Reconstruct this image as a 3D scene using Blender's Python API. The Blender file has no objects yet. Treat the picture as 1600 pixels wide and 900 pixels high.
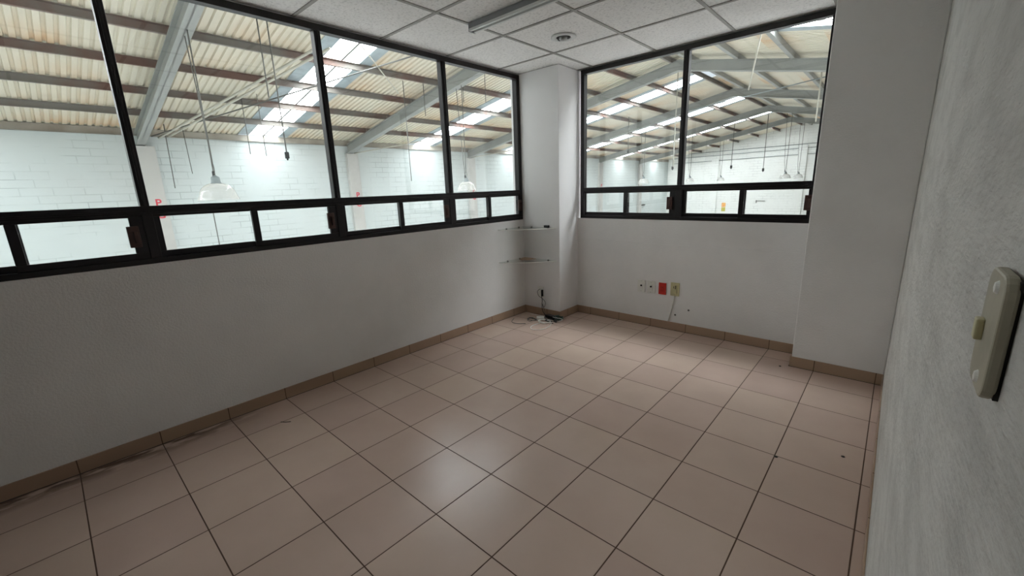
import bpy, bmesh, math, random
from mathutils import Vector, Matrix
random.seed(7)
S = bpy.context.scene
COL = S.collection
PI = math.pi

# ------------------------------------------------------------------ camera, light, exposure
CAM = Vector((2.904, -1.207, 1.33))
YAW, PITCH, ROLL, FPX = -0.7400, -0.2338, -0.0359, 657.41
cd = bpy.data.cameras.new('camera'); co = bpy.data.objects.new('camera', cd); COL.objects.link(co)
cd.sensor_fit = 'HORIZONTAL'; cd.sensor_width = 36.0; cd.lens = FPX / 1600 * 36.0
cd.clip_start = 0.02; cd.clip_end = 300
fwd = Vector((math.sin(YAW) * math.cos(PITCH), math.cos(YAW) * math.cos(PITCH), math.sin(PITCH)))
rgt = Vector((math.cos(YAW), -math.sin(YAW), 0)); upv = rgt.cross(fwd)
r2 = rgt * math.cos(ROLL) + upv * math.sin(ROLL); u2 = -rgt * math.sin(ROLL) + upv * math.cos(ROLL)
M = Matrix((r2, u2, -fwd)).transposed().to_4x4(); M.translation = CAM
co.matrix_world = M
S.camera = co

SKYLIGHT = 19.5
w = bpy.data.worlds.new('overcast_sky'); S.world = w; w.use_nodes = True
w.node_tree.nodes['Background'].inputs[0].default_value = (0.85, 0.93, 1.0, 1)
w.node_tree.nodes['Background'].inputs[1].default_value = 1.0
S.view_settings.view_transform = 'Standard'; S.view_settings.look = 'None'
S.view_settings.gamma = 1.0; S.view_settings.use_curve_mapping = False
S.view_settings.exposure = 0.0
S.cycles.max_bounces = 12; S.cycles.diffuse_bounces = 8; S.cycles.transparent_max_bounces = 16
S.cycles.use_denoising = True
S.cycles.sample_clamp_indirect = 10

# ------------------------------------------------------------------ materials
def srgb(r, g, b):
    f = lambda c: (c / 255 / 12.92) if c / 255 <= 0.04045 else ((c / 255 + 0.055) / 1.055) ** 2.4
    return (f(r), f(g), f(b), 1)

def N(nt, kind, **kw):
    n = nt.nodes.new(kind)
    for k, v in kw.items():
        if k.startswith('i_'):
            key = k[2:]
            n.inputs[int(key) if key.isdigit() else key].default_value = v
        else: setattr(n, k, v)
    return n

def mat(name, col, rough=0.6, metal=0.0, var=0.0, vscale=3.0, bump=0.0, bscale=60.0, col2=None, lo=.45, hi=.6, stretch=None, spec=0.5, bdist=0.01):
    m = bpy.data.materials.new(name); m.use_nodes = True; nt = m.node_tree
    b = nt.nodes['Principled BSDF']; b.inputs['Base Color'].default_value = col
    b.inputs['Roughness'].default_value = rough; b.inputs['Metallic'].default_value = metal
    b.inputs['Specular IOR Level'].default_value = spec
    tc = N(nt, 'ShaderNodeTexCoord'); vec = tc.outputs['Object']
    if stretch:
        mp = N(nt, 'ShaderNodeMapping'); mp.inputs['Scale'].default_value = stretch
        nt.links.new(vec, mp.inputs[0]); vec2 = mp.outputs[0]
    else: vec2 = vec
    if var or col2:
        nz = N(nt, 'ShaderNodeTexNoise', i_Scale=vscale, i_Detail=6.0, i_Roughness=0.6); nt.links.new(vec2, nz.inputs['Vector'])
        cr = N(nt, 'ShaderNodeValToRGB'); nt.links.new(nz.outputs[0], cr.inputs[0])
        cr.color_ramp.elements[0].position = lo; cr.color_ramp.elements[1].position = hi
        cr.color_ramp.elements[0].color = col
        cr.color_ramp.elements[1].color = col2 if col2 else tuple(c * (1 - var) for c in col[:3]) + (1,)
        nt.links.new(cr.outputs[0], b.inputs['Base Color'])
    if bump:
        nb = N(nt, 'ShaderNodeTexNoise', i_Scale=bscale, i_Detail=5.0); nt.links.new(vec2, nb.inputs['Vector'])
        bp = N(nt, 'ShaderNodeBump', i_Strength=bump, i_Distance=bdist); nt.links.new(nb.outputs[0], bp.inputs['Height'])
        nt.links.new(bp.outputs[0], b.inputs['Normal'])
    return m

def math_n(nt, op, a, b=None, c=None):
    n = N(nt, 'ShaderNodeMath', operation=op)
    for i, v in enumerate((a, b, c)):
        if v is None: continue
        if isinstance(v, (int, float)): n.inputs[i].default_value = v
        else: nt.links.new(v, n.inputs[i])
    return n.outputs[0]

TILE, OX = 0.33, -0.0271
def tile_mat(name, col, grout, axes=(0, 1), gw=0.0045, rough=0.3, dirt=True):
    """square ceramic tiles on the room's 0.33 m grid"""
    m = bpy.data.materials.new(name); m.use_nodes = True; nt = m.node_tree; b = nt.nodes['Principled BSDF']
    g = N(nt, 'ShaderNodeNewGeometry'); sp = N(nt, 'ShaderNodeSeparateXYZ'); nt.links.new(g.outputs['Position'], sp.inputs[0])
    dist = None; cells = []
    for ax in axes:
        off = OX if ax == 0 else 0.0
        u = math_n(nt, 'DIVIDE', math_n(nt, 'SUBTRACT', sp.outputs[ax], off), TILE)
        cells.append(math_n(nt, 'FLOOR', u))
        fr = math_n(nt, 'FRACT', u)
        d = math_n(nt, 'MINIMUM', fr, math_n(nt, 'SUBTRACT', 1.0, fr))
        dist = d if dist is None else math_n(nt, 'MINIMUM', dist, d)
    mask = N(nt, 'ShaderNodeMapRange', clamp=True); mask.interpolation_type = 'SMOOTHSTEP'
    nt.links.new(dist, mask.inputs['Value']); mask.inputs['From Min'].default_value = gw / TILE * 0.35; mask.inputs['From Max'].default_value = gw / TILE * 0.75
    cv = N(nt, 'ShaderNodeCombineXYZ')
    for i, c in enumerate(cells): nt.links.new(c, cv.inputs[i])
    wn = N(nt, 'ShaderNodeTexWhiteNoise', noise_dimensions='3D'); nt.links.new(cv.outputs[0], wn.inputs['Vector'])
    hsv = N(nt, 'ShaderNodeHueSaturation'); hsv.inputs['Color'].default_value = col
    nt.links.new(math_n(nt, 'MULTIPLY_ADD', wn.outputs['Value'], 0.09, 0.955), hsv.inputs['Value'])
    nt.links.new(math_n(nt, 'MULTIPLY_ADD', wn.outputs['Value'], 0.012, 0.494), hsv.inputs['Hue'])
    nz = N(nt, 'ShaderNodeTexNoise', i_Scale=4.0, i_Detail=6.0); nt.links.new(g.outputs['Position'], nz.inputs['Vector'])
    mr = N(nt, 'ShaderNodeMapRange'); nt.links.new(nz.outputs[0], mr.inputs[0]); mr.inputs['From Min'].default_value = .35; mr.inputs['From Max'].default_value = .75
    mr.inputs['To Min'].default_value = 0.0; mr.inputs['To Max'].default_value = 0.16 if dirt else 0.05
    mx = N(nt, 'ShaderNodeMix', data_type='RGBA'); nt.links.new(mr.outputs[0], mx.inputs[0]); nt.links.new(hsv.outputs[0], mx.inputs[6]); mx.inputs[7].default_value = srgb(150, 128, 112)
    m2 = N(nt, 'ShaderNodeMix', data_type='RGBA'); nt.links.new(mask.outputs[0], m2.inputs[0]); m2.inputs[6].default_value = grout; nt.links.new(mx.outputs[2], m2.inputs[7])
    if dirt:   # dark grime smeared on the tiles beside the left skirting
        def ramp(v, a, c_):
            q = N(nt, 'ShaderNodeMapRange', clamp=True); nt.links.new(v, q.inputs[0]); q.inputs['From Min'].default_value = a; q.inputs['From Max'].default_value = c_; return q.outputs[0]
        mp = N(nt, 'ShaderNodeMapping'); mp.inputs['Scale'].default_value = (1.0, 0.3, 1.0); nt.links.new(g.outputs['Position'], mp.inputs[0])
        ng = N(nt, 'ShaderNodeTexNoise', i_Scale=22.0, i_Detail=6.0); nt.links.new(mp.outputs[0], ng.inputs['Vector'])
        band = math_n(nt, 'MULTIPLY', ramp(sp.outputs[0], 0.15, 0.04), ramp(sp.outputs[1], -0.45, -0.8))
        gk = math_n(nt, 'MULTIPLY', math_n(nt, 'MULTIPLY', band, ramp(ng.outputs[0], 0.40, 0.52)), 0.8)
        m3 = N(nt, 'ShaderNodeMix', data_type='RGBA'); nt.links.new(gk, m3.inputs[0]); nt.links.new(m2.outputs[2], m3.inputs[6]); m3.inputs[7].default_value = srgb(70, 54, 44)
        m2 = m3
    nt.links.new(m2.outputs[2], b.inputs['Base Color'])
    rr = N(nt, 'ShaderNodeMapRange'); nt.links.new(mask.outputs[0], rr.inputs[0]); rr.inputs['To Min'].default_value = 0.9; rr.inputs['To Max'].default_value = rough
    nt.links.new(rr.outputs[0], b.inputs['Roughness'])
    bp = N(nt, 'ShaderNodeBump', i_Strength=0.6, i_Distance=0.002); nt.links.new(mask.outputs[0], bp.inputs['Height'])
    nt.links.new(bp.outputs[0], b.inputs['Normal'])
    return m

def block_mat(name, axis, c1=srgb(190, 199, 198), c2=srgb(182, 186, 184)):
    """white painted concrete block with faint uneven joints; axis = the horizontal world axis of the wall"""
    m = bpy.data.materials.new(name); m.use_nodes = True; nt = m.node_tree; b = nt.nodes['Principled BSDF']
    g = N(nt, 'ShaderNodeNewGeometry'); sp = N(nt, 'ShaderNodeSeparateXYZ'); nt.links.new(g.outputs['Position'], sp.inputs[0])
    cv = N(nt, 'ShaderNodeCombineXYZ'); nt.links.new(sp.outputs[axis], cv.inputs[0]); nt.links.new(sp.outputs[2], cv.inputs[1])
    br = N(nt, 'ShaderNodeTexBrick', i_Scale=1.0); br.inputs['Brick Width'].default_value = 0.56; br.inputs['Row Height'].default_value = 0.192
    br.inputs['Mortar Size'].default_value = 0.012; br.inputs['Mortar Smooth'].default_value = 0.3
    br.inputs['Color1'].default_value = (0, 0, 0, 1); br.inputs['Color2'].default_value = (0, 0, 0, 1); br.inputs['Mortar'].default_value = (1, 1, 1, 1)
    nt.links.new(cv.outputs[0], br.inputs['Vector'])
    nz = N(nt, 'ShaderNodeTexNoise', i_Scale=1.3, i_Detail=5.0); nt.links.new(g.outputs['Position'], nz.inputs['Vector'])
    mr = N(nt, 'ShaderNodeMapRange', clamp=True); nt.links.new(nz.outputs[0], mr.inputs[0]); mr.inputs['From Min'].default_value = .42; mr.inputs['From Max'].default_value = .62
    k = math_n(nt, 'MULTIPLY', math_n(nt, 'MULTIPLY', br.outputs['Fac'], mr.outputs[0]), 0.45)
    mx = N(nt, 'ShaderNodeMix', data_type='RGBA'); nt.links.new(k, mx.inputs[0]); mx.inputs[6].default_value = c1; mx.inputs[7].default_value = srgb(104, 112, 113)
    n2 = N(nt, 'ShaderNodeTexNoise', i_Scale=0.6, i_Detail=6.0); nt.links.new(g.outputs['Position'], n2.inputs['Vector'])
    m2 = N(nt, 'ShaderNodeMix', data_type='RGBA'); r3 = N(nt, 'ShaderNodeMapRange', clamp=True); nt.links.new(n2.outputs[0], r3.inputs[0])
    r3.inputs['From Min'].default_value = .45; r3.inputs['From Max'].default_value = .75; r3.inputs['To Max'].default_value = 0.5
    nt.links.new(r3.outputs[0], m2.inputs[0]); nt.links.new(mx.outputs[2], m2.inputs[6]); m2.inputs[7].default_value = c2
    nt.links.new(m2.outputs[2], b.inputs['Base Color']); b.inputs['Roughness'].default_value = 0.7
    return m

def glass_mat(name, tint=(0.97, 0.985, 0.98, 1), gloss=0.06, rough=0.0):
    m = bpy.data.materials.new(name); m.use_nodes = True; nt = m.node_tree; nt.nodes.remove(nt.nodes['Principled BSDF'])
    tr = N(nt, 'ShaderNodeBsdfTransparent'); tr.inputs[0].default_value = tint
    gl = N(nt, 'ShaderNodeBsdfGlossy'); gl.inputs['Roughness'].default_value = rough
    mx = N(nt, 'ShaderNodeMixShader'); mx.inputs[0].default_value = gloss
    nt.links.new(tr.outputs[0], mx.inputs[1]); nt.links.new(gl.outputs[0], mx.inputs[2])
    nt.links.new(mx.outputs[0], nt.nodes['Material Output'].inputs[0])
    return m

def emit_mat(name, col, strength):
    m = bpy.data.materials.new(name); m.use_nodes = True; nt = m.node_tree; b = nt.nodes['Principled BSDF']
    b.inputs['Base Color'].default_value = (0.6, 0.6, 0.6, 1)
    b.inputs['Emission Color'].default_value = col; b.inputs['Emission Strength'].default_value = strength
    return m

def sheet_mat():
    """cream painted roof sheeting with rust bleeding from the fixings"""
    m = bpy.data.materials.new('cream_roof_sheet'); m.use_nodes = True; nt = m.node_tree; b = nt.nodes['Principled BSDF']
    g = N(nt, 'ShaderNodeNewGeometry'); mp = N(nt, 'ShaderNodeMapping'); mp.inputs['Scale'].default_value = (0.35, 1.0, 0.35)
    nt.links.new(g.outputs['Position'], mp.inputs[0])
    n1 = N(nt, 'ShaderNodeTexNoise', i_Scale=0.55, i_Detail=3.0); nt.links.new(mp.outputs[0], n1.inputs['Vector'])
    n2 = N(nt, 'ShaderNodeTexNoise', i_Scale=5.0, i_Detail=6.0); nt.links.new(mp.outputs[0], n2.inputs['Vector'])
    sp = N(nt, 'ShaderNodeSeparateXYZ'); nt.links.new(g.outputs['Position'], sp.inputs[0])
    u = math_n(nt, 'FRACT', math_n(nt, 'DIVIDE', math_n(nt, 'ADD', sp.outputs[0], 12.63), 1.385))
    near = math_n(nt, 'SUBTRACT', 1.0, math_n(nt, 'MULTIPLY', u, 1.4))   # rust runs down the slope to each purlin
    near = math_n(nt, 'MAXIMUM', near, 0.0)
    k = math_n(nt, 'MULTIPLY', math_n(nt, 'MULTIPLY_ADD', n1.outputs[0], 5.0, -2.2), near)
    k = math_n(nt, 'MULTIPLY', k, math_n(nt, 'MULTIPLY_ADD', n2.outputs[0], 2.0, -0.1))
    cl = N(nt, 'ShaderNodeClamp'); nt.links.new(k, cl.inputs[0])
    mx = N(nt, 'ShaderNodeMix', data_type='RGBA'); nt.links.new(math_n(nt, 'MULTIPLY', cl.outputs[0], 0.62), mx.inputs[0])
    mx.inputs[6].default_value = srgb(208, 203, 186); mx.inputs[7].default_value = srgb(205, 160, 105)
    nt.links.new(mx.outputs[2], b.inputs['Base Color']); b.inputs['Roughness'].default_value = 0.5
    return m

MT = {}
MT['wall'] = mat('white_wall_paint', srgb(233, 232, 231), 0.75, var=0.10, vscale=1.6, lo=.40, hi=.72, bump=0.25, bscale=90, spec=0.3)
MT['pillar'] = mat('smooth_white_paint', srgb(228, 227, 227), 0.7, var=0.06, vscale=1.2, lo=.40, hi=.75, bump=0.12, bscale=70, spec=0.3)
MT['wall_rough'] = mat('rough_white_plaster', srgb(210, 209, 205), 0.85, var=0.24, vscale=14, lo=.42, hi=.75, bump=0.7, bscale=110, stretch=(1, .28, 1), spec=0.2, bdist=0.008)
MT['ceil'] = mat('mineral_fibre_panel', srgb(232, 231, 229), 0.95, var=0.30, vscale=60, lo=.50, hi=.72, bump=0.35, bscale=110, spec=0.1)
MT['grid'] = mat('ceiling_grid_grey', srgb(150, 148, 143), 0.6, var=0.1, vscale=8)
MT['tile'] = tile_mat('beige_floor_tile', srgb(200, 177, 164), srgb(84, 62, 48), rough=0.27)
MT['skirt_y'] = tile_mat('skirting_tile_side', srgb(166, 140, 118), srgb(92, 72, 56), axes=(1,), gw=0.004, rough=0.4, dirt=False)
MT['skirt_x'] = tile_mat('skirting_tile_far', srgb(166, 140, 118), srgb(92, 72, 56), axes=(0,), gw=0.004, rough=0.4, dirt=False)
MT['frame'] = mat('dark_bronze_aluminium', srgb(30, 26, 28), 0.38, 0.3, var=0.2, vscale=12)
MT['latch'] = mat('brown_latch', srgb(72, 48, 42), 0.5, 0.1, var=0.2, vscale=30)
MT['glass'] = glass_mat('window_glass')
MT['shelf_glass'] = glass_mat('clear_shelf_glass', (0.93, 0.95, 0.94, 1), 0.10, 0.02)
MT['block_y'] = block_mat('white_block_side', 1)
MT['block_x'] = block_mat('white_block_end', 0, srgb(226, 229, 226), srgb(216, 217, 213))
MT['concrete'] = mat('pale_concrete', srgb(228, 226, 226), 0.6, var=0.12, vscale=0.8)
MT['dark_wall'] = mat('brown_back_wall', srgb(104, 92, 84), 0.7, var=0.1)
MT['pilaster'] = mat('cream_pilaster_paint', srgb(182, 182, 178), 0.7, var=0.08, vscale=1.5)
MT['rafter'] = mat('grey_painted_steel', srgb(146, 149, 145), 0.5, 0.0, var=0.12, vscale=1.2)
MT['purlin'] = mat('rusty_purlin_steel', srgb(122, 118, 112), 0.6, 0.0, col2=srgb(112, 84, 74), vscale=0.7, lo=.45, hi=.6)
MT['eave'] = mat('eave_channel_steel', srgb(166, 162, 152), 0.55, 0.0, col2=srgb(128, 120, 110), vscale=1.0, lo=.4, hi=.65)
MT['sheet'] = sheet_mat()
MT['flash'] = mat('blue_grey_lap', srgb(158, 172, 178), 0.4, var=0.2, vscale=3)
MT['sky'] = emit_mat('skylight_panel', (0.93, 0.965, 1.0, 1), SKYLIGHT)
MT['cable'] = mat('grey_cable', srgb(96, 96, 92), 0.6, var=0.1)
MT['wire'] = mat('pale_conduit', srgb(190, 188, 176), 0.5, var=0.15, vscale=5)
MT['black'] = mat('black_plastic', srgb(22, 22, 24), 0.4, var=0.1)
MT['housing'] = mat('cast_lamp_housing', srgb(130, 140, 142), 0.45, 0.4, var=0.15, vscale=10)
MT['red'] = mat('red_paint', srgb(196, 44, 62), 0.6, var=0.1, vscale=8)
MT['redplate'] = mat('red_plastic', srgb(196, 40, 30), 0.4, var=0.08, vscale=20)
MT['white_pl'] = mat('white_plastic', srgb(226, 226, 220), 0.4, var=0.05, vscale=20)
MT['cream_pl'] = mat('aged_cream_plastic', srgb(206, 200, 158), 0.42, var=0.1, vscale=15)
MT['switch_pl'] = mat('yellowed_switch_plastic', srgb(172, 167, 148), 0.5, var=0.12, vscale=25)
MT['hole'] = mat('dark_socket', srgb(40, 36, 32), 0.7, var=0.1)
MT['green'] = mat('grey_green_cable', srgb(70, 92, 80), 0.5, var=0.2, vscale=30)
MT['tube'] = mat('white_enamel', srgb(206, 208, 206), 0.35, var=0.04)
MT['lens'] = mat('lamp_channel_grey', srgb(128, 130, 132), 0.35, var=0.05)
MT['chrome'] = mat('dull_steel', srgb(150, 150, 148), 0.3, 0.9, var=0.1)
MT['screw'] = mat('bright_screw', srgb(244, 244, 238), 0.35, 0.0, var=0.1, vscale=200)
MT['tan'] = mat('tan_paper', srgb(170, 146, 124), 0.8, var=0.1, vscale=30)
MT['orange'] = mat('orange_sign_print', srgb(226, 150, 92), 0.6, col2=srgb(236, 196, 120), vscale=9)
MT['yellow'] = mat('yellow_green_sign_print', srgb(178, 186, 92), 0.6, col2=srgb(214, 178, 90), vscale=9)

# lamp shade: clear prismatic plastic, partly milky
def shade_mat():
    m = bpy.data.materials.new('clear_lamp_shade'); m.use_nodes = True; nt = m.node_tree; b = nt.nodes['Principled BSDF']
    b.inputs['Base Color'].default_value = srgb(206, 207, 203); b.inputs['Roughness'].default_value = 0.18
    tr = N(nt, 'ShaderNodeBsdfTransparent'); lw = N(nt, 'ShaderNodeLayerWeight', i_Blend=0.35)
    mx = N(nt, 'ShaderNodeMixShader'); f = math_n(nt, 'MULTIPLY_ADD', lw.outputs['Facing'], 0.50, 0.17)
    nt.links.new(f, mx.inputs[0]); nt.links.new(tr.outputs[0], mx.inputs[1]); nt.links.new(b.outputs[0], mx.inputs[2])
    nt.links.new(mx.outputs[0], nt.nodes['Material Output'].inputs[0]); return m
MT['shade'] = shade_mat()

# ------------------------------------------------------------------ mesh helpers
def box(bm, x0, x1, y0, y1, z0, z1):
    v = [bm.verts.new((x, y, z)) for z in (z0, z1) for y in (y0, y1) for x in (x0, x1)]
    for f in ((0, 2, 3, 1), (4, 5, 7, 6), (0, 1, 5, 4), (2, 6, 7, 3), (0, 4, 6, 2), (1, 3, 7, 5)):
        bm.faces.new([v[i] for i in f])

def prism(bm, pts, axis, a, b):
    """extrude a 2-D outline along an axis (0,1,2)"""
    def P(p, t):
        q = list(p); q.insert(axis, t); return q
    A = [bm.verts.new(P(p, a)) for p in pts]; B = [bm.verts.new(P(p, b)) for p in pts]
    n = len(pts)
    bm.faces.new(A); bm.faces.new(B[::-1])
    for i in range(n): bm.faces.new((A[i], B[i], B[(i + 1) % n], A[(i + 1) % n]))

def tube(bm, pts, r, n=6):
    pts = [Vector(p) for p in pts]; rings = []
    up = Vector((0, 0, 1))
    for i, p in enumerate(pts):
        t = (pts[min(i + 1, len(pts) - 1)] - pts[max(i - 1, 0)]).normalized()
        a = t.cross(up if abs(t.z) < 0.95 else Vector((1, 0, 0))).normalized(); b = t.cross(a)
        rings.append([bm.verts.new(p + a * (r * math.cos(2 * PI * k / n)) + b * (r * math.sin(2 * PI * k / n))) for k in range(n)])
    for A, B in zip(rings, rings[1:]):
        for k in range(n): bm.faces.new((A[k], A[(k + 1) % n], B[(k + 1) % n], B[k]))
    bm.faces.new(rings[0][::-1]); bm.faces.new(rings[-1])

def lathe(bm, prof, c=(0, 0, 0), n=32, caps=True):
    rings = [[bm.verts.new((c[0] + r * math.cos(2 * PI * k / n), c[1] + r * math.sin(2 * PI * k / n), c[2] + z)) for k in range(n)] for r, z in prof]
    for A, B in zip(rings, rings[1:]):
        for k in range(n): bm.faces.new((A[k], A[(k + 1) % n], B[(k + 1) % n], B[k]))
    if caps: bm.faces.new(rings[0][::-1]); bm.faces.new(rings[-1])

def obj(name, bm, m, parent=None, loc=None, smooth=False, bevel=0.0, **props):
    bmesh.ops.recalc_face_normals(bm, faces=bm.faces)
    me = bpy.data.meshes.new(name); bm.to_mesh(me); bm.free()
    me.materials.append(MT[m] if isinstance(m, str) else m)
    if smooth:
        for p in me.polygons: p.use_smooth = True
    o = bpy.data.objects.new(name, me); COL.objects.link(o)
    if parent: o.parent = parent
    if loc: o.location = loc
    if bevel:
        md = o.modifiers.new('bevel', 'BEVEL'); md.width = bevel; md.segments = 2; md.limit_method = 'ANGLE'
    for k, v in props.items(): o[k] = v
    return o

def empty(name, loc=(0, 0, 0), **props):
    o = bpy.data.objects.new(name, None); COL.objects.link(o); o.location = loc; o.empty_display_size = 0.1
    for k, v in props.items(): o[k] = v
    return o

def boxes(*bs):
    bm = bmesh.new()
    for b in bs: box(bm, *b)
    return bm

def boxobj(name, m, *bs, parent=None, bevel=0.0, **props):
    return obj(name, boxes(*bs), m, parent, bevel=bevel, **props)

def tubeobj(name, m, pts, r, parent=None, n=6, **props):
    bm = bmesh.new(); tube(bm, pts, r, n); return obj(name, bm, m, parent, smooth=True, **props)

# ------------------------------------------------------------------ office shell
H = 2.40; YB = -2.6; YF = 2.507; PY = 2.184; XR = 2.98; RY = 2.235; RX = 2.476
ST = dict(kind='structure')
boxobj('floor', 'tile', (-0.12, 3.15, YB - 0.12, 2.66, -0.2, 0), label='beige ceramic tile floor of the office', **ST)
boxobj('wall_left', 'wall', (-0.12, 0, YB, PY, 0, 1.003), (-0.12, 0, YB, -2.0, 1.003, H), (-0.10, -0.012, -2.0, PY, 2.392, H), label='white painted wall below the long window', **ST)
bm = bmesh.new()
box(bm, 0.465, RX, YF, YF + 0.13, 0, 0.785); box(bm, 0.465, RX, YF + 0.006, YF + 0.13, 0.785, 0.789); box(bm, 0.465, RX, YF + 0.001, YF + 0.13, 0.789, 1.003); box(bm, 0.465, RX, YF + 0.02, YF + 0.12, 2.392, H)
obj('wall_far', bm, 'wall', label='white painted wall below the far window', **ST)
boxobj('wall_right', 'wall_rough', (XR, XR + 0.15, YB, 2.66, 0, H), bevel=0.0, label='rough white plaster wall close on the right', **ST)
boxobj('wall_back', 'dark_wall', (-0.12, 3.13, YB - 0.12, YB, 0, H), label='brown wall behind the viewer', **ST)  # unseen wall, its dark colour made up to cut bounced light near the camera
boxobj('column_left', 'pillar', (-0.12, 0.465, PY, YF + 0.13, 0, H), bevel=0.004, label='white square column in the corner between the two windows', **ST)
boxobj('column_right', 'wall', (RX, XR, RY, YF + 0.13, 0, H), bevel=0.006, label='broad white column at the right end of the far window', **ST)

# ceiling of lay-in panels with a proper grid
CX, CY, CP = 0.0108, 1.296, 0.61
xs = [-0.12] + [CX + CP * k for k in range(1, 6) if CX + CP * k < 3.1] + [3.13]
ys = [CY + CP * k for k in range(-7, 3)]; ys = [YB - 0.12] + [y for y in ys if YB < y < 2.62] + [2.64]
bm = bmesh.new()
for a, b in zip(xs, xs[1:]):
    for c, d in zip(ys, ys[1:]): box(bm, a + 0.004, b - 0.004, c + 0.004, d - 0.004, H + 0.004, H + 0.02)
ce = obj('ceiling', bm, 'ceil', bevel=0.0, label='suspended ceiling of white fissured panels', **ST)
bm = bmesh.new()
for x in xs[1:-1]: box(bm, x - 0.011, x + 0.011, ys[0], ys[-1], H - 0.001, H + 0.006)
for y in ys[1:-1]: box(bm, xs[0], xs[-1], y - 0.011, y + 0.011, H - 0.0015, H + 0.006)
obj('ceiling_grid', bm, 'grid', ce)
boxobj('ceiling_deck', 'concrete', (-0.12, 3.13, YB - 0.12, 2.66, H + 0.03, H + 0.12), parent=ce)

# skirting
SK = 0.075
boxobj('baseboard_left', 'skirt_y', (0, 0.009, YB, PY, 0, SK), bevel=0.002, label='beige tile skirting along the left wall', **ST)
boxobj('baseboard_column_front', 'skirt_x', (0.009, 0.474, PY - 0.009, PY, 0, SK), bevel=0.002, **ST)
boxobj('baseboard_column_side', 'skirt_y', (0.465, 0.474, PY, YF - 0.009, 0, SK), bevel=0.002, **ST)
boxobj('baseboard_far', 'skirt_x', (0.465, RX, YF - 0.009, YF, 0, SK), bevel=0.002, label='beige tile skirting along the far wall', **ST)
boxobj('baseboard_right_column', 'skirt_x', (RX - 0.009, XR, RY - 0.009, RY, 0, SK), bevel=0.002, **ST)
boxobj('baseboard_right_column_side', 'skirt_y', (RX - 0.009, RX, RY, YF - 0.009, 0, SK), bevel=0.002, **ST)
boxobj('baseboard_right', 'skirt_y', (XR - 0.006, XR, YB, RY - 0.009, 0, SK), bevel=0.002, **ST)
boxobj('trim_1', 'hole', (0.009, 0.0125, YB, PY - 0.009, 0, 0.002), (0.0125, 0.4775, PY - 0.0125, PY - 0.009, 0, 0.002), (0.474, 0.4775, PY - 0.009, YF - 0.0125, 0, 0.002),
       (0.474, RX - 0.009, YF - 0.0125, YF - 0.009, 0, 0.002), (RX - 0.0125, RX - 0.009, RY - 0.0125, YF - 0.009, 0, 0.002), (RX - 0.0125, XR - 0.006, RY - 0.0125, RY - 0.009, 0, 0.002), label='dark joint line at the foot of the skirting', **ST)

# ------------------------------------------------------------------ windows
def swap(flag, b):   # local (along, depth, z) -> world box; flag 'L' left wall (x=0), 'F' far wall (y=YF)
    a0, a1, d0, d1, z0, z1 = b
    if flag == 'L': return (-d1, -d0, a0, a1, z0, z1)
    return (a0, a1, YF + d0, YF + d1, z0, z1)

def window(flag, name, label, start, end, mulls, divs, handles):
    W = empty(name, (0, 0, 0), label=label, **ST)
    B = lambda nm, m, *bs, parent=W, bev=0.002: boxobj(nm, m, *[swap(flag, b) for b in bs], parent=parent, bevel=bev)
    D = 0.055
    z0, z1, zt0, zt1, zh0, zh1 = 1.004, 1.045, 1.262, 1.304, 2.352, 2.392
    B('frame', 'frame', (start, end, 0, D, z0, z1 - 0.012), (start, end, 0, D, zh0, zh1), (start, start + 0.04, 0, D, z1 - 0.012, zh0), (end - 0.045, end, 0, D, z1 - 0.012, zh0))
    B('transom', 'frame', (start + 0.04, end - 0.045, 0.0, D, zt0, zt1), (start + 0.04, end - 0.045, -0.006, D * 0.4, zt0 + 0.012, zt0 + 0.02))
    for a, b in mulls:
        m = B('mullion', 'frame', (a, b, 0.004, D, zt1, zh0), (a + (b - a) * .35, a + (b - a) * .65, -0.004, 0.01, zt1, zh0))
        B('mullion_foot', 'frame', (a - 0.004, b + 0.004, 0.0, D, z1 - 0.012, zt0), parent=m)
    edges = [start + 0.04] + [v for ab in mulls for v in ab] + [end - 0.045]
    for i in range(0, len(edges), 2):
        a, b = edges[i], edges[i + 1]
        if b - a > 0.05: B('upper_pane', 'glass', (a, b, 0.028, 0.033, zt1, zh0), bev=0)
    for i in range(0, len(edges), 2):
        a, b = edges[i], edges[i + 1]; dv = divs[i // 2]
        for side, (p, q) in enumerate(((a, dv + 0.018), (dv - 0.024, b))):
            dd = 0.026 if side == 0 else 0.004
            st0, st1 = (0.034, 0.036) if side == 0 else (0.036, 0.058)
            if side == 0 and i == 0: st0 = 0.008
            if side == 1 and i == len(edges) - 2: st1 = 0.012
            sa = B('sliding_sash', 'frame', (p, q, dd, dd + 0.02, z1 - 0.012, 1.064), (p, q, dd, dd + 0.02, 1.247, zt0),
                   (p, p + st0, dd, dd + 0.02, 1.064, 1.247), (q - st1, q, dd, dd + 0.02, 1.064, 1.247))
            B('pane', 'glass', (p + st0, q - st1, dd + 0.008, dd + 0.012, 1.064, 1.247), parent=sa, bev=0)
            if side == 1:
                e = q - st1
                B('sash_handle', 'latch', (e - 0.018, e + 0.030, dd - 0.018, dd - 0.001, 1.097, 1.205), (e + 0.004, e + 0.022, dd - 0.03, dd - 0.016, 1.12, 1.18), parent=sa, bev=0.003)
    return W

window('L', 'window_1', 'long dark framed window of the left wall looking into the hall', -2.0, PY,
       [(-0.846, -0.808), (0.192, 0.234), (1.214, 1.264)], [-1.295, -0.317, 0.726, 1.714], None)
window('F', 'window_2', 'dark framed window of the far wall looking along the hall', 0.497, RX,
       [(1.470, 1.514)], [0.996, 1.990], None)

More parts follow.
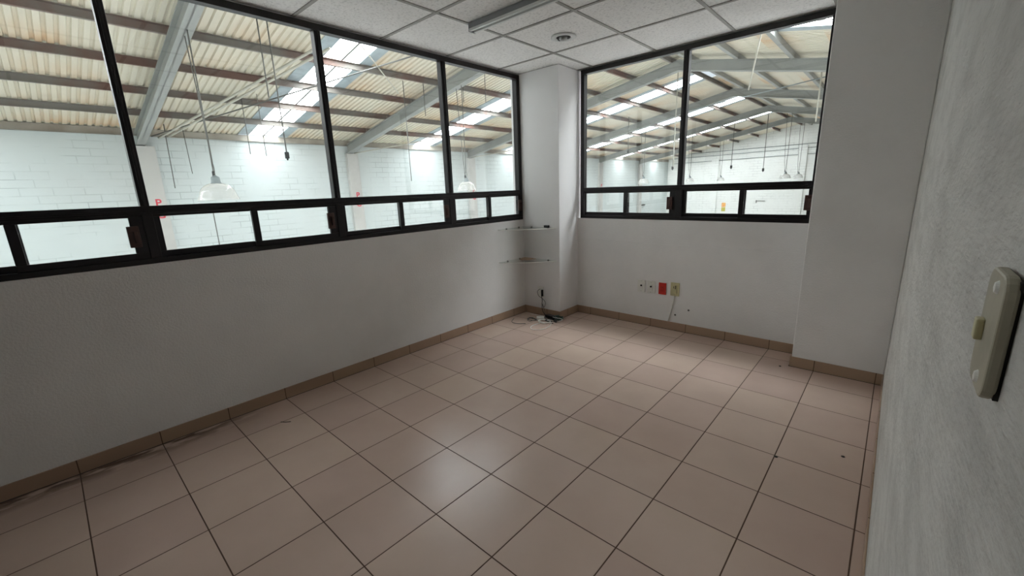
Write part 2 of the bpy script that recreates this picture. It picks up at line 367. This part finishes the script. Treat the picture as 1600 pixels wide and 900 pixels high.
# ------------------------------------------------------------------ the hall beyond the windows
X = 15.6; XW = CAM.x - X; RIDGE = CAM.x - 0.362 * X; XE = CAM.x + 0.276 * X; SL = 0.1936
Y0, Y1 = -5.3, 37.0; ZF = -2.9
Z_E = CAM.z + 0.1225 * X
def zroof(x): return Z_E + SL * ((x - XW) if x <= RIDGE else (2 * RIDGE - XW - x))
boxobj('floor_hall', 'concrete', (XW - 0.2, XE + 0.2, Y0 - 0.2, Y1 + 0.2, ZF - 0.2, ZF), label='pale concrete floor of the hall', **ST)
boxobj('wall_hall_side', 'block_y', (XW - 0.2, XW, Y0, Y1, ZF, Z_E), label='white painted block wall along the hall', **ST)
boxobj('wall_hall_opposite', 'concrete', (XE, XE + 0.2, Y0, Y1, ZF, zroof(XE)), **ST)
for nm, ya, yb in (('wall_hall_end', Y1, Y1 + 0.2), ('wall_hall_near', Y0 - 0.2, Y0)):
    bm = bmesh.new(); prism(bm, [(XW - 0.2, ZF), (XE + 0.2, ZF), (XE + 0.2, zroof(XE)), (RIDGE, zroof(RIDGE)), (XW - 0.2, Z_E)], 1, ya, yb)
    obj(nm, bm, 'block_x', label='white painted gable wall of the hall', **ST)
boxobj('wall_office_base', 'wall', (-0.12, 3.13, YB - 0.12, 2.66, ZF, -0.21), **ST)

RY_NEAR = [CAM.y + X * t for t in (0.137, 0.523, 0.912, 1.300, 1.687, 2.079)]
STRIPS = [-3.0, 4.18, 10.43, 16.15, 22.0, 28.0, 34.0]  # first strip, on both slopes, is out of view, added to brighten the near hall
HW, FL = 0.43, 0.30
# corrugated sheeting
def sheeting(name, xa, xb, shift, label):
    bm = bmesh.new(); pitch = 0.145; prof = [(0, 0), (0.075, 0), (0.092, 0.036), (0.128, 0.036), (0.145, 0)]
    gaps = [(c + shift - HW - FL, c + shift + HW + FL) for c in (STRIPS[:3] if shift else STRIPS)]
    segs = []; y = Y0
    for a, b in gaps: segs.append((y, a)); y = b
    segs.append((y, Y1))
    for a, b in segs:
        n = max(1, round((b - a) / pitch)); s = (b - a) / (n * pitch); pts = []
        for k in range(n):
            for dy, dz in prof[:-1]: pts.append((a + (k * pitch + dy) * s, dz))
        pts.append((b, 0))
        A = [bm.verts.new((xa, p, zroof(xa) + dz)) for p, dz in pts]; B = [bm.verts.new((xb, p, zroof(xb) + dz)) for p, dz in pts]
        for i in range(len(pts) - 1): bm.faces.new((A[i], A[i + 1], B[i + 1], B[i]))
    o = obj(name, bm, 'sheet', label=label, **ST)
    return o
sheeting('roof_sheeting', XW - 0.15, RIDGE, 0, 'cream corrugated roof sheets of the slope over the side wall')
sheeting('roof_sheeting', RIDGE, XE + 0.15, -0.35, 'cream corrugated roof sheets of the slope beyond the ridge')
NTH = ['nearest', 'second', 'third', 'fourth', 'fifth', 'sixth', 'seventh']
bayword = ['left of the nearest rafter'] + ['between the %s rafters' % p for p in ('first and second', 'second and third', 'third and fourth', 'fourth and fifth', 'fifth and sixth')] + ['in the bay at the gable wall']
def skylight(c, xa, xb, label):
    s = empty('skylight', ((xa + xb) / 2, c, zroof((xa + xb) / 2)), label=label, category='skylight', group='skylight strips of the hall roof')
    def strip(nm, m, ya, yb, dz, th):
        bm = bmesh.new(); L = s.location
        vs = [[bm.verts.new((x - L.x, y - L.y, zroof(x) + dz + t - L.z)) for t in (0, th) for y in (ya, yb)] for x in (xa, xb)]
        A, B = vs
        for q in ((A[0], A[1], A[3], A[2]), (B[0], B[2], B[3], B[1]), (A[0], B[0], B[1], A[1]), (A[2], A[3], B[3], B[2]), (A[0], A[2], B[2], B[0]), (A[1], B[1], B[3], A[3])): bm.faces.new(q)
        return obj(nm, bm, m, s)
    strip('panel', 'sky', c - HW, c - 0.02, 0.01, 0.01); strip('panel', 'sky', c + 0.02, c + HW, 0.01, 0.01)
    strip('lap_edge', 'flash', c - HW - FL - 0.01, c - HW, 0.0, 0.02); strip('lap_edge', 'flash', c + HW, c + HW + FL + 0.01, 0.0, 0.02)
    strip('seam', 'cable', c - 0.022, c + 0.022, -0.004, 0.03)
for i, c in enumerate(STRIPS):
    skylight(c, XW + 0.05, RIDGE - 0.45, 'bright skylight strip ' + bayword[i] + ', slope over the side wall')
    if i < 3: skylight(c - 0.35, RIDGE + 0.45, XE, 'bright skylight strip ' + bayword[i] + ', slope beyond the ridge')

# rafters: I-section portals
def rafter(y, label):
    bm = bmesh.new()
    top, bot, fl, fw, wt = -0.150, -0.455, 0.022, 0.20, 0.03
    def run(d0, d1, ya, yb):
        pts = [(XW, zroof(XW) + d0), (RIDGE, zroof(RIDGE) + d0), (XE, zroof(XE) + d0), (XE, zroof(XE) + d1), (RIDGE, zroof(RIDGE) + d1), (XW, zroof(XW) + d1)]
        prism(bm, [(p[0], p[1]) for p in pts], 1, ya, yb)
    run(top, bot, y + fw / 2 - wt, y + fw / 2); run(top, top - fl, y, y + fw); run(bot + fl, bot, y, y + fw)
    return obj('roof_rafter', bm, 'rafter', label=label, category='rafter', group='grey steel rafters of the hall')
RW = ['nearest of the grey steel rafters, steepest across the left window', 'second grey steel rafter, ending behind the middle of the left window',
      'third grey steel rafter, seen in both windows, highest in the far window', 'fourth grey steel rafter, upper middle of the far window',
      'fifth grey steel rafter from the office, seen in the far window', 'sixth grey steel rafter, the last before the gable wall']
for y, l in zip(RY_NEAR, RW): rafter(y, l)

# purlins bay by bay (channels lying on the rafters)
def channel(bm, x, ya, yb, depth, wd, lip=0.012, th=0.008):
    zt = zroof(x) - 0.003
    zt -= 0.018 * (1 if x > RIDGE else 0); wx = x + wd if x > RIDGE else x - th
    box(bm, wx, wx + th, ya, yb, zt - depth, zt)
    box(bm, x, x + wd, ya, yb, zt - depth, zt - depth + th); box(bm, x, x + wd, ya, yb, zt - th, zt)
edges = [Y0] + [y + 0.1 for y in RY_NEAR] + [Y1]
ord_ = ['first', 'second', 'third', 'fourth', 'fifth', 'sixth', 'seventh', 'eighth']
for b in range(7):
    ya, yb = edges[b], edges[b + 1]
    bm = bmesh.new(); x = XW + 0.002; zt = Z_E
    box(bm, x, x + 0.02, ya, yb, zt - 0.19, zt - 0.006); box(bm, x, x + 0.08, ya, yb, zt - 0.19, zt - 0.182)
    obj('eave_channel', bm, 'eave', label='pale steel eave channel on the hall wall, ' + bayword[b], category='beam', group='eave channels')
    for k, xr in enumerate((-0.908, -0.82, -0.731, -0.642, -0.553, -0.464, -0.378)):
        bm = bmesh.new(); channel(bm, CAM.x + xr * X, ya, yb - 0.012, 0.148, 0.06)
        obj('roof_purlin', bm, 'purlin', label='dark steel purlin, %s above the eave, %s' % (ord_[k], bayword[b]), category='purlin', group='purlins of the slope over the side wall')
    for k, xr in enumerate((-0.344, -0.257, -0.169, -0.081, 0.008, 0.096, 0.184)):
        bm = bmesh.new(); channel(bm, CAM.x + xr * X, ya, yb - 0.012, 0.148, 0.09)
        pu = obj('roof_purlin', bm, 'rafter', label='grey steel purlin, %s beyond the ridge, %s' % (ord_[k], bayword[b]), category='purlin', group='purlins of the slope beyond the ridge')
        xx = CAM.x + xr * X; zz = zroof(xx + .09)
        if b < 6: boxobj('end_cleat', 'cable', (xx - .012, xx + .10, yb - .13, yb - .11, zz - .150, zz - .02), parent=pu)

# wall piers under the rafters
for i, y in enumerate(RY_NEAR):
    boxobj('pilaster', 'pilaster', (XW, XW + 0.15, y - 0.06, y + 0.38, ZF, zroof(XW) - 0.46), label='white pier on the hall wall under the %s rafter' % ([*['nearest', 'second', 'third', 'fourth', 'fifth', 'sixth']][i]), **ST)
    if i < 5:
        for ch, zz in (('P', 1.17), ('G', 0.84)):
            c = bpy.data.curves.new('painted_letter', 'FONT'); c.body = ch; c.size = 0.28; c.extrude = 0.002; c.offset = 0.006; c.align_x = 'CENTER'
            tmp = bpy.data.objects.new('letter_outline', c); COL.objects.link(tmp); bpy.context.view_layer.update()
            me = bpy.data.meshes.new_from_object(tmp); bpy.data.objects.remove(tmp); me.materials.clear(); me.materials.append(MT['red'])
            o = bpy.data.objects.new('painted_letter', me); COL.objects.link(o)
            o.location = (XW + 0.1525, y + 0.19, zz); o.rotation_euler = (PI / 2, 0, PI / 2)
            o['label'] = 'red painted letter %s on the white pier under the %s rafter' % (ch, ['nearest', 'second', 'third', 'fourth', 'fifth'][i]); o['category'] = 'letter'; o['group'] = 'red letters on the hall piers'

# braces and conduits under the roof
def rod(name, a, b, r, m, label, cat, sag=0.0):
    n = 10; P = [Vector(a).lerp(Vector(b), k / n) - Vector((0, 0, sag * 4 * (k / n) * (1 - k / n))) for k in range(n + 1)]
    return tubeobj(name, m, P, r, label=label, category=cat)
def rp(x, y, d=0.30): return (x, y, zroof(x) - d)
rod('cable_tray', rp(-12.41, 1.42), rp(-6.34, 3.15), 0.028, 'wire', 'upper of two pale conduits slanting under the roof from the nearest rafter foot', 'conduit')
rod('cable_tray', rp(-12.23, 1.62), rp(-6.1, 3.42), 0.028, 'wire', 'lower of two pale conduits slanting under the roof from the nearest rafter foot', 'conduit')
rod('brace_rod', rp(-12.3, 1.25), rp(-5.5, 5.25), 0.016, 'cable', 'thin dark brace rod slanting from the nearest rafter foot towards the second rafter', 'rod')
rod('brace_rod', rp(-12.67, 7.25, 0.44), rp(-10.9, 9.7), 0.02, 'wire', 'thin pale brace rod rising from the foot of the second rafter', 'rod')
rod('brace_rod', rp(-12.67, 13.25, 0.44), rp(-9.2, 17.6), 0.02, 'wire', 'thin pale brace rod rising from the foot of the third rafter', 'rod')
rod('brace_rod', rp(-7.6, 6.0), rp(-4.2, 2.2), 0.016, 'wire', 'thin pale brace rod crossing the skylight strip before the second rafter', 'rod')
rod('brace_rod', (-4.6, 18.9, zroof(-4.6) - .45), (1.5, 14.0, zroof(1.5) - .3), 0.018, 'housing', 'pale brace crossing beyond the ridge in front of the fourth rafter', 'rod')
for z, z2, zz in ((3.67, 3.67, 'highest'), (3.38, 3.38, 'middle'), (2.96, 2.96, 'lowest')):
    rod('wall_conduit', (XW + 0.4, Y1 - 0.06, z - 0.1), (4.0, Y1 - 0.06, z2 + 0.1), 0.02, 'housing', '%s of three thin dark conduits along the gable wall' % zz, 'conduit')

# pendant lamps
def pendant(x, y, R, label, zr=1.30):
    o = empty('pendant_lamp', (x, y, zr), label=label, category='lamp', group='pendant lamps of the hall')
    bm = bmesh.new()
    prof = [(1.0, 0), (0.985, .03), (0.90, .25), (0.82, .50), (0.74, .68), (0.60, .83), (0.42, .93), (0.24, .98)]
    lathe(bm, [(R * a, R * 0.92 * b) for a, b in prof], n=40, caps=False)
    sh = obj('lamp_shade', bm, 'shade', o, smooth=True); md = sh.modifiers.new('thickness', 'SOLIDIFY'); md.thickness = 0.006
    bm = bmesh.new(); lathe(bm, [(R * .26, R * .88), (R * .22, R * 1.0), (R * .2, R * 1.22), (R * .12, R * 1.27), (R * .05, R * 1.32)], n=20)
    obj('housing', bm, 'housing', o, smooth=True, bevel=0.004)
    bm = bmesh.new(); tube(bm, [(R * .12 * math.sin(t), 0, R * 1.62 - R * .30 * math.cos(t)) for t in [i * 2 * PI / 16 for i in range(15)]], R * .025)
    obj('hook', bm, 'cable', o, smooth=True)
    bm = bmesh.new(); box(bm, -R * .22, -R * .08, -R * .06, R * .06, R * 1.2, R * 1.55); obj('plug', bm, 'black', o, bevel=0.006)
    top = zroof(x) - 0.45 - zr
    bm = bmesh.new(); tube(bm, [(0, 0, R * 1.9), (0.01, 0, top * .5), (0.02, 0, top)], 0.011); obj('suspension_cable', bm, 'cable', o, smooth=True)
    bm = bmesh.new(); tube(bm, [(-R * .15, 0, R * 1.5), (-0.10, 0.02, R * 3), (-0.17, 0.02, top * .7), (-0.20, 0, top)], 0.009); obj('power_cord', bm, 'cable', o, smooth=True)
pendant(-6.2, 1.03, 0.325, 'large clear pendant lamp hanging over the left window transom, nearest of the row')
pendant(-6.23, 7.05, 0.27, 'clear pendant lamp seen at the right end of the left window')
pendant(-6.62, 19.17, 0.27, 'clear pendant lamp seen in the left pane of the far window')
pendant(-6.52, 25.2, 0.25, 'clear pendant lamp seen just right of the far window mullion')
pendant(-6.58, 31.33, 0.26, 'small clear pendant lamp, last of the left row before the gable wall')
pendant(-1.65, 25.2, 0.27, 'left one of two pendant lamps near the right edge of the far window')
pendant(-2.0, 31.33, 0.27, 'right one of two pendant lamps near the right edge of the far window')

# loose hanging cables, some ending in a plug
def hang(x, y, z0, z1, r, label, plug=False, dx=0.0, m='cable'):
    o = empty('hanging_cable', (x, y, z0), label=label, category='cable')
    bm = bmesh.new(); tube(bm, [(0, 0, 0), (dx * .3, 0, (z1 - z0) * .3), (dx, 0, (z1 - z0))], r); obj('cord', bm, m, o, smooth=True)
    if plug:
        s = plug; bm = bmesh.new(); box(bm, -s * .5, s * .5, -s * .4, s * .4, -s * 1.5, 0.01); box(bm, -s * .25, s * .25, -s * .2, s * .2, -s * 1.9, -s * 1.5); obj('socket', bm, 'black', o, bevel=0.01)
hang(-5.86, 2.18, 2.13, zroof(-5.86) + .01, .012, 'dark hanging cable ending in a black socket in front of the side wall', plug=0.075)
hang(-5.95, 2.05, 3.1, zroof(-5.95) + .01, .012, 'short pale cable hanging just left of the long socket cable')
hang(-12.45, 1.55, 1.65, zroof(-12.2) + .01, .012, 'curved loose cable hanging on the wall right of the nearest pier', dx=.25)
hang(-12.42, 2.02, 2.05, zroof(-12.52) + .01, .010, 'short loose cable on the side wall, second right of the nearest pier', dx=-.1)
hang(-9.8, 2.8, 2.42, zroof(-9.8) + .01, .009, 'thin cable hanging before the skylight, left of the pair')
hang(-9.52, 3.08, 2.36, zroof(-9.52) + .01, .009, 'thin cable hanging before the skylight, right of the pair')
hang(-7.5, 6.1, 1.62, zroof(-7.5) + .01, .012, 'long thin cable hanging in front of the second rafter')
hang(-7.43, 6.72, 3.40, zroof(-7.43) + .01, .012, 'shorter thin cable hanging in front of the second rafter')
hang(-6.68, 7.53, 3.74, zroof(-6.68) + .01, .010, 'short thin cable seen left in the last pane of the left window')
hang(-6.21, 7.95, 3.72, zroof(-6.21) + .01, .010, 'short thin cable seen right in the last pane of the left window')
hang(0.23, 9.4, 3.17, zroof(0.42) + .01, .015, 'pale cable hanging before the third rafter in the far window', dx=.19, m='wire')
hang(0.86, 14.13, 2.86, zroof(0.86) + .01, .020, 'pale cable hanging at the right edge of the far window', m='wire')
hang(-6.95, 18.1, 2.85, zroof(-6.95) + .01, .012, 'thin cable with a small socket left in the far window', plug=0.08)
hang(-6.92, 23.5, 2.18, zroof(-6.92) + .01, .014, 'cable with a small black socket left of the far window mullion', plug=0.10)
hang(-4.43, 25.7, 2.12, zroof(-4.43) + .01, .016, 'left of two socket cables right of the far window mullion', plug=0.10)
hang(-3.06, 26.9, 1.90, zroof(-3.06) + .01, .016, 'right of two socket cables right of the far window mullion', plug=0.10)
hang(-3.2, 14.2, 1.85, zroof(-3.2) + .01, .016, 'long pale cable hanging just left of the far window mullion', m='wire')
hang(-7.76, 1.26, -1.5, 1.03, .010, 'thin cord hanging below the nearest pendant lamp')

# things on the gable and side walls
t = empty('safety_sign', (-7.85, Y1, -0.85), label='small orange and yellow sign low on the gable wall', category='sign')
boxobj('upper_plate', 'orange', (-.15, .15, -.02, 0, .02, .36), parent=t); boxobj('lower_plate', 'yellow', (-.15, .15, -.02, 0, -.34, -.02), parent=t)
t = empty('wall_bracket', (-5.15, Y1, -0.36), label='small dark bracket on the gable wall right of the sign', category='bracket')
boxobj('arm', 'hole', (-.30, .30, -.06, 0, -.012, .012), parent=t); boxobj('plate', 'cable', (-.34, -.29, -.04, 0, -.16, .05), parent=t)
t = empty('wall_bracket', (XW, 31.9, -0.42), label='small dark bracket on the side wall seen low in the far window', category='bracket')
boxobj('arm', 'hole', (0, .1, -.55, .55, -.03, .03), parent=t); boxobj('plate', 'cable', (0, .06, -.6, -.5, -.1, .08), parent=t)
boxobj('pilaster', 'block_x', (-9.0, -8.45, Y1 - .12, Y1, ZF, 3.0), label='white pier on the left half of the gable wall', **ST)
boxobj('pilaster', 'block_x', (-3.0, -2.45, Y1 - .12, Y1, ZF, 3.6), label='white pier near the middle of the gable wall', **ST)

# ------------------------------------------------------------------ ceiling fittings
t = empty('ceiling_batten_light', (1.35, 0.968, H), label='slim grey batten light fixed under the ceiling panels', category='ceiling light')
boxobj('channel', 'lens', (-0.71, 1.1, -.026, .026, -.040, 0), parent=t, bevel=0.003)
boxobj('diffuser_rail', 'tube', (-0.71, 1.1, -.030, -.012, -.052, -.036), (-0.71, 1.1, .012, .030, -.052, -.036), parent=t, bevel=0.002)
boxobj('end_cap', 'lens', (-0.715, -0.705, -.028, .028, -.054, 0), parent=t, bevel=0.001)
t = empty('ceiling_downlight', (0.905, 1.645, H), label='round white recessed downlight in a ceiling panel beside the column', category='ceiling light')
bm = bmesh.new(); lathe(bm, [(.092, .002), (.093, -.004), (.088, -.007), (.060, -.007), (.054, -.004), (.052, .002), (.092, .002)], n=40, caps=False); obj('trim_ring', bm, 'tube', t, smooth=True)
bm = bmesh.new(); lathe(bm, [(.056, -.003), (.001, -.003)], n=32, caps=False); obj('reflector', bm, 'hole', t)
bm = bmesh.new(); lathe(bm, [(.004, -.022), (.026, -.022), (.034, -.015), (.034, -.004)], n=24, caps=False)
ri = obj('bulb', bm, 'chrome', t, smooth=True); ri.location = (0.004, -0.006, 0)
bm = bmesh.new(); tube(bm, [(-.05, 0, -.006), (-.036, 0, -.016), (.036, 0, -.016), (.05, 0, -.006)], .004); obj('spring_clip', bm, 'hole', t)

# ------------------------------------------------------------------ far wall outlets
def plate(x, z, w_, h_, m, label, nm='wall_outlet', y=YF):
    t = empty(nm, (x, y, z), label=label, category='outlet')
    boxobj('cover_plate', m, (-w_ / 2, w_ / 2, -.010, 0, -h_ / 2, h_ / 2), parent=t, bevel=0.003)
    return t
def scr(t, x, z, y=-.0105, r=.0028):
    bm = bmesh.new(); lathe(bm, [(r, 0), (r * .8, .0015)], n=12); o = obj('screw', bm, 'chrome', t); o.rotation_euler = (PI / 2, 0, 0); o.location = (x, y, z)
for x, l in ((1.188, 'white plate with a round coaxial socket, leftmost of the four on the far wall'), (1.284, 'white plate with a round coaxial socket, left beside the red one')):
    t = plate(x, 0.379, .076, .116, 'white_pl', l)
    boxobj('insert', 'white_pl', (-.017, .017, -.013, -.009, -.034, .034), parent=t, bevel=0.002)
    bm = bmesh.new(); lathe(bm, [(.0085, 0), (.0085, .006), (.004, .007)], n=20); o = obj('socket', bm, 'hole', t); o.rotation_euler = (PI / 2, 0, 0); o.location = (0.002, -.012, .006)
    scr(t, 0, .047); scr(t, 0, -.047)
t = plate(1.392, 0.378, .070, .110, 'redplate', 'bright red outlet plate on the far wall')
boxobj('insert', 'redplate', (-.018, .018, -.014, -.009, -.036, .036), parent=t, bevel=0.002)
boxobj('slot', 'hole', (-.009, -.006, -.0148, -.012, .006, .022), (.006, .009, -.0148, -.012, .006, .022), (-.009, -.006, -.0148, -.012, -.024, -.008), (.006, .009, -.0148, -.012, -.024, -.008), parent=t)
t = plate(1.508, 0.387, .080, .122, 'cream_pl', 'aged cream outlet plate with a dark slot, rightmost of the four on the far wall')
boxobj('insert', 'cream_pl', (-.019, .019, -.016, -.009, -.038, .038), parent=t, bevel=0.002)
boxobj('slot', 'hole', (.004, .010, -.0175, -.014, .004, .036), (-.010, -.006, -.0175, -.014, .010, .028), parent=t); scr(t, 0, .050); scr(t, 0, -.050)
tubeobj('white_cord', 'white_pl', [(1.506, YF - .005, .326), (1.502, YF - .006, .28), (1.49, YF - .006, .21), (1.470, YF - .006, .13), (1.462, YF - .010, .080)], .005, label='white cord running down from the cream outlet to the skirting', category='cord')
for x, z, l in ((1.637, .210, 'small dark screw hole in the far wall, upper of two right of the cord'), (1.520, .147, 'small dark screw hole in the far wall, lower one beside the cord')):
    bm = bmesh.new(); lathe(bm, [(.009, 0), (.007, .003)], n=12); o = obj('wall_plug', bm, 'cable', label=l, category='wall plug'); o.rotation_euler = (PI / 2, 0, 0); o.location = (x, YF, z)

# ------------------------------------------------------------------ corner: glass shelves, outlet, cables on the floor
def shelf(z, label):
    t = empty('corner_shelf', (0, PY, z), label=label, category='shelf', group='glass corner shelves')
    bm = bmesh.new(); pts = [(0.002, -0.002), (0.002, -.39)] + [(0.43 * math.sin(a) * .98 + .003, -.39 * math.cos(a)) for a in [i * PI / 2 / 10 for i in range(1, 10)]] + [(0.43, -0.002)]
    k = 0.55  # front edge only gently bowed
    pts = [(p[0], p[1]) if i in (0, 1, len(pts) - 1) else (p[0] * (1 - k) + k * (0.43 * i / len(pts)), p[1] * (1 - k) + k * (-.39 * (1 - i / len(pts)))) for i, p in enumerate(pts)]
    prism(bm, pts, 2, 0, .006); obj('glass_plate', bm, 'shelf_glass', t)
    bm = bmesh.new(); e = pts[1:]
    tube(bm, [(p[0], p[1], .003) for p in e], .003, 5); obj('polished_edge', bm, 'white_pl', t)
    for x, y in ((.010, -.27), (.010, -.08), (.12, -.010), (.33, -.010)):
        boxobj('clip', 'chrome', (x - .007, x + .007, y - .007, y + .007, -.008, .010), parent=t, bevel=.003)
    return t
shelf(.925, 'clear glass corner shelf beside the column, upper of the two')
shelf(.597, 'clear glass corner shelf beside the column, lower of the two')
boxobj('small_black_box', 'black', (.305, .355, PY - .045, PY - .012, .9315, .955), bevel=.004, label='small black box on the upper glass shelf', category='box')
bm = bmesh.new(); prism(bm, [(.02, 2.165), (.04, 2.06), (.10, 2.02), (.16, 2.05), (.19, 2.15), (.10, 2.17)], 2, .6035, .607)
obj('paper_scrap', bm, 'tan', label='tan scrap lying on the lower glass shelf in the corner', category='paper')
t = empty('wall_outlet', (.225, PY, .255), label='white outlet on the front of the corner column with a black plug', category='outlet')
boxobj('cover_plate', 'white_pl', (-.038, .038, -.009, 0, -.057, .057), parent=t, bevel=.003)
boxobj('plug', 'black', (.018, .034, -.030, -.009, -.045, .025), parent=t, bevel=.003)
def cur(pts, n=8):   # smooth path through points
    P = [Vector(p) for p in pts]; out = []
    for i in range(len(P) - 1):
        a, b, c, d = P[max(i - 1, 0)], P[i], P[i + 1], P[min(i + 2, len(P) - 1)]
        for k in range(n):
            t_ = k / n; out.append(0.5 * ((2 * b) + (-a + c) * t_ + (2 * a - 5 * b + 4 * c - d) * t_ ** 2 + (-a + 3 * b - 3 * c + d) * t_ ** 3))
    return out + [P[-1]]
tubeobj('power_cable', 'black', cur([(.25, PY - .03, .23), (.262, PY - .035, .17), (.255, PY - .03, .13), (.27, PY - .04, .06), (.33, PY - .05, .006), (.375, 2.12, .02)]), .0035, label='black power cable dropping from the column outlet to the floor', category='cable')
tubeobj('looped_cable', 'cable', cur([(.235, PY - .028, .29), (.20, PY - .035, .26), (.215, PY - .03, .21), (.26, PY - .03, .19), (.30, PY - .03, .15), (.285, PY - .035, .10), (.27, PY - .04, .13), (.30, PY - .04, .05), (.33, 2.11, .005)]), .0025, label='grey looped cable hanging beside the black plug', category='cable')
t = empty('power_adapter', (.385, 2.135, 0), label='black power adapter lying on the floor by the column', category='adapter'); t.rotation_euler = (0, 0, -.15)
boxobj('body', 'black', (-.065, .065, -.028, .028, 0, .034), parent=t, bevel=.006); boxobj('cable_sleeve', 'black', (.065, .085, -.006, .006, .01, .022), parent=t, bevel=.002)
t = empty('power_adapter', (.315, 2.045, 0), label='white power adapter lying on the floor by the column', category='adapter'); t.rotation_euler = (0, 0, .75)
boxobj('body', 'white_pl', (-.038, .038, -.030, .030, 0, .028), parent=t, bevel=.006); boxobj('prong', 'chrome', (.038, .056, -.012, -.008, .012, .018), (.038, .056, .008, .012, .012, .018), parent=t)
def coil(name, c, rad, turns, r, m, label, seed, hz=.02):
    rnd = random.Random(seed); pts = []
    for i in range(int(turns * 10)):
        a = i * 2 * PI / 10; rr = rad * (1 + rnd.uniform(-.22, .22))
        pts.append((c[0] + rr * math.cos(a), c[1] + rr * .8 * math.sin(a), r + rnd.uniform(0, hz)))
    tubeobj(name, m, cur(pts, 4), r, label=label, category='cable')
coil('coiled_cable', (.475, 2.145), .042, 6, .0045, 'green', 'tangled grey-green cable coil right of the black adapter', 3, .03)
coil('coiled_cable', (.455, 2.04), .055, 3, .0035, 'black', 'dark tangled cable in front of the black adapter', 5, .02)
coil('coiled_cable', (.42, 1.99), .065, 4, .0035, 'white_pl', 'white coiled cable in front of the adapters', 8, .015)
coil('coiled_cable', (.26, 1.97), .050, 2.6, .003, 'cable', 'thin grey cable coil left of the white adapter', 12, .01)
tubeobj('network_cable', 'white_pl', cur([(.49, 2.00, .004), (.535, 1.90, .004), (.53, 1.80, .004), (.48, 1.745, .004), (.42, 1.76, .004), (.385, 1.83, .004), (.40, 1.93, .006)]), .0032, label='single white cable loop nearest on the floor', category='cable')
tubeobj('network_cable', 'cable', cur([(.08, 1.90, .004), (.14, 1.80, .004), (.22, 1.79, .004), (.29, 1.84, .004)]), .0028, label='short grey cable curve on the floor near the left skirting', category='cable')
tubeobj('network_cable', 'white_pl', cur([(.12, 2.12, .004), (.25, 2.14, .004), (.45, 2.10, .03), (.54, 2.12, .02), (.53, 2.06, .01)]), .0028, label='thin white cable along the foot of the column', category='cable')

# small debris on the floor
for x, y, l in ((2.62, .98, 'dark crumb on the floor near the right wall, nearest'), (2.865, 1.18, 'dark crumb on the grout near the right wall'), (2.42, 2.18, 'dark chip on the floor at the corner of the right column')):
    bm = bmesh.new(); lathe(bm, [(.007, 0), (.009, .002), (.004, .005)], n=7); o = obj('floor_crumb', bm, 'hole', label=l, category='debris'); o.location = (x, y, 0)
tubeobj('dry_twig', 'hole', [(.30, -.47, .002), (.325, -.455, .003), (.345, -.43, .002)], .002, label='small dark curl of debris on the tiles near the left wall', category='debris')

# ------------------------------------------------------------------ light switch on the right wall
t = empty('light_switch', (XR, -0.715, 1.205), label='yellowed light switch plate on the rough wall close at right', category='light switch')
bm = bmesh.new()
pts = []
w2, h2, rc = .036, .049, .016
for cx, cz, a0 in ((w2 - rc, h2 - rc, 0), (-(w2 - rc), h2 - rc, 90), (-(w2 - rc), -(h2 - rc), 180), (w2 - rc, -(h2 - rc), 270)):
    for k in range(5):
        a = math.radians(a0 + k * 22.5); pts.append((cx + rc * math.cos(a), cz + rc * math.sin(a)))
prism(bm, pts, 0, -.010, -.002)
pl = obj('cover_plate', bm, 'switch_pl', t, bevel=.002)
boxobj('gap_shadow', 'hole', (-.003, 0, -.033, .033, -.046, .046), parent=t)  # dark slab in the gap behind the plate, standing for its shadow
boxobj('rocker', 'cream_pl', (-.015, -.009, .010, .022, -.012, .006), parent=pl, bevel=.0015)
for z in (.037, -.037):
    bm = bmesh.new(); lathe(bm, [(.0055, 0), (.004, .002), (.001, .0025)], n=16); o = obj('screw', bm, 'screw', pl); o.rotation_euler = (0, -PI / 2, 0); o.location = (-.010, -.008, z)
t.rotation_euler = (0, 0, 0.0)
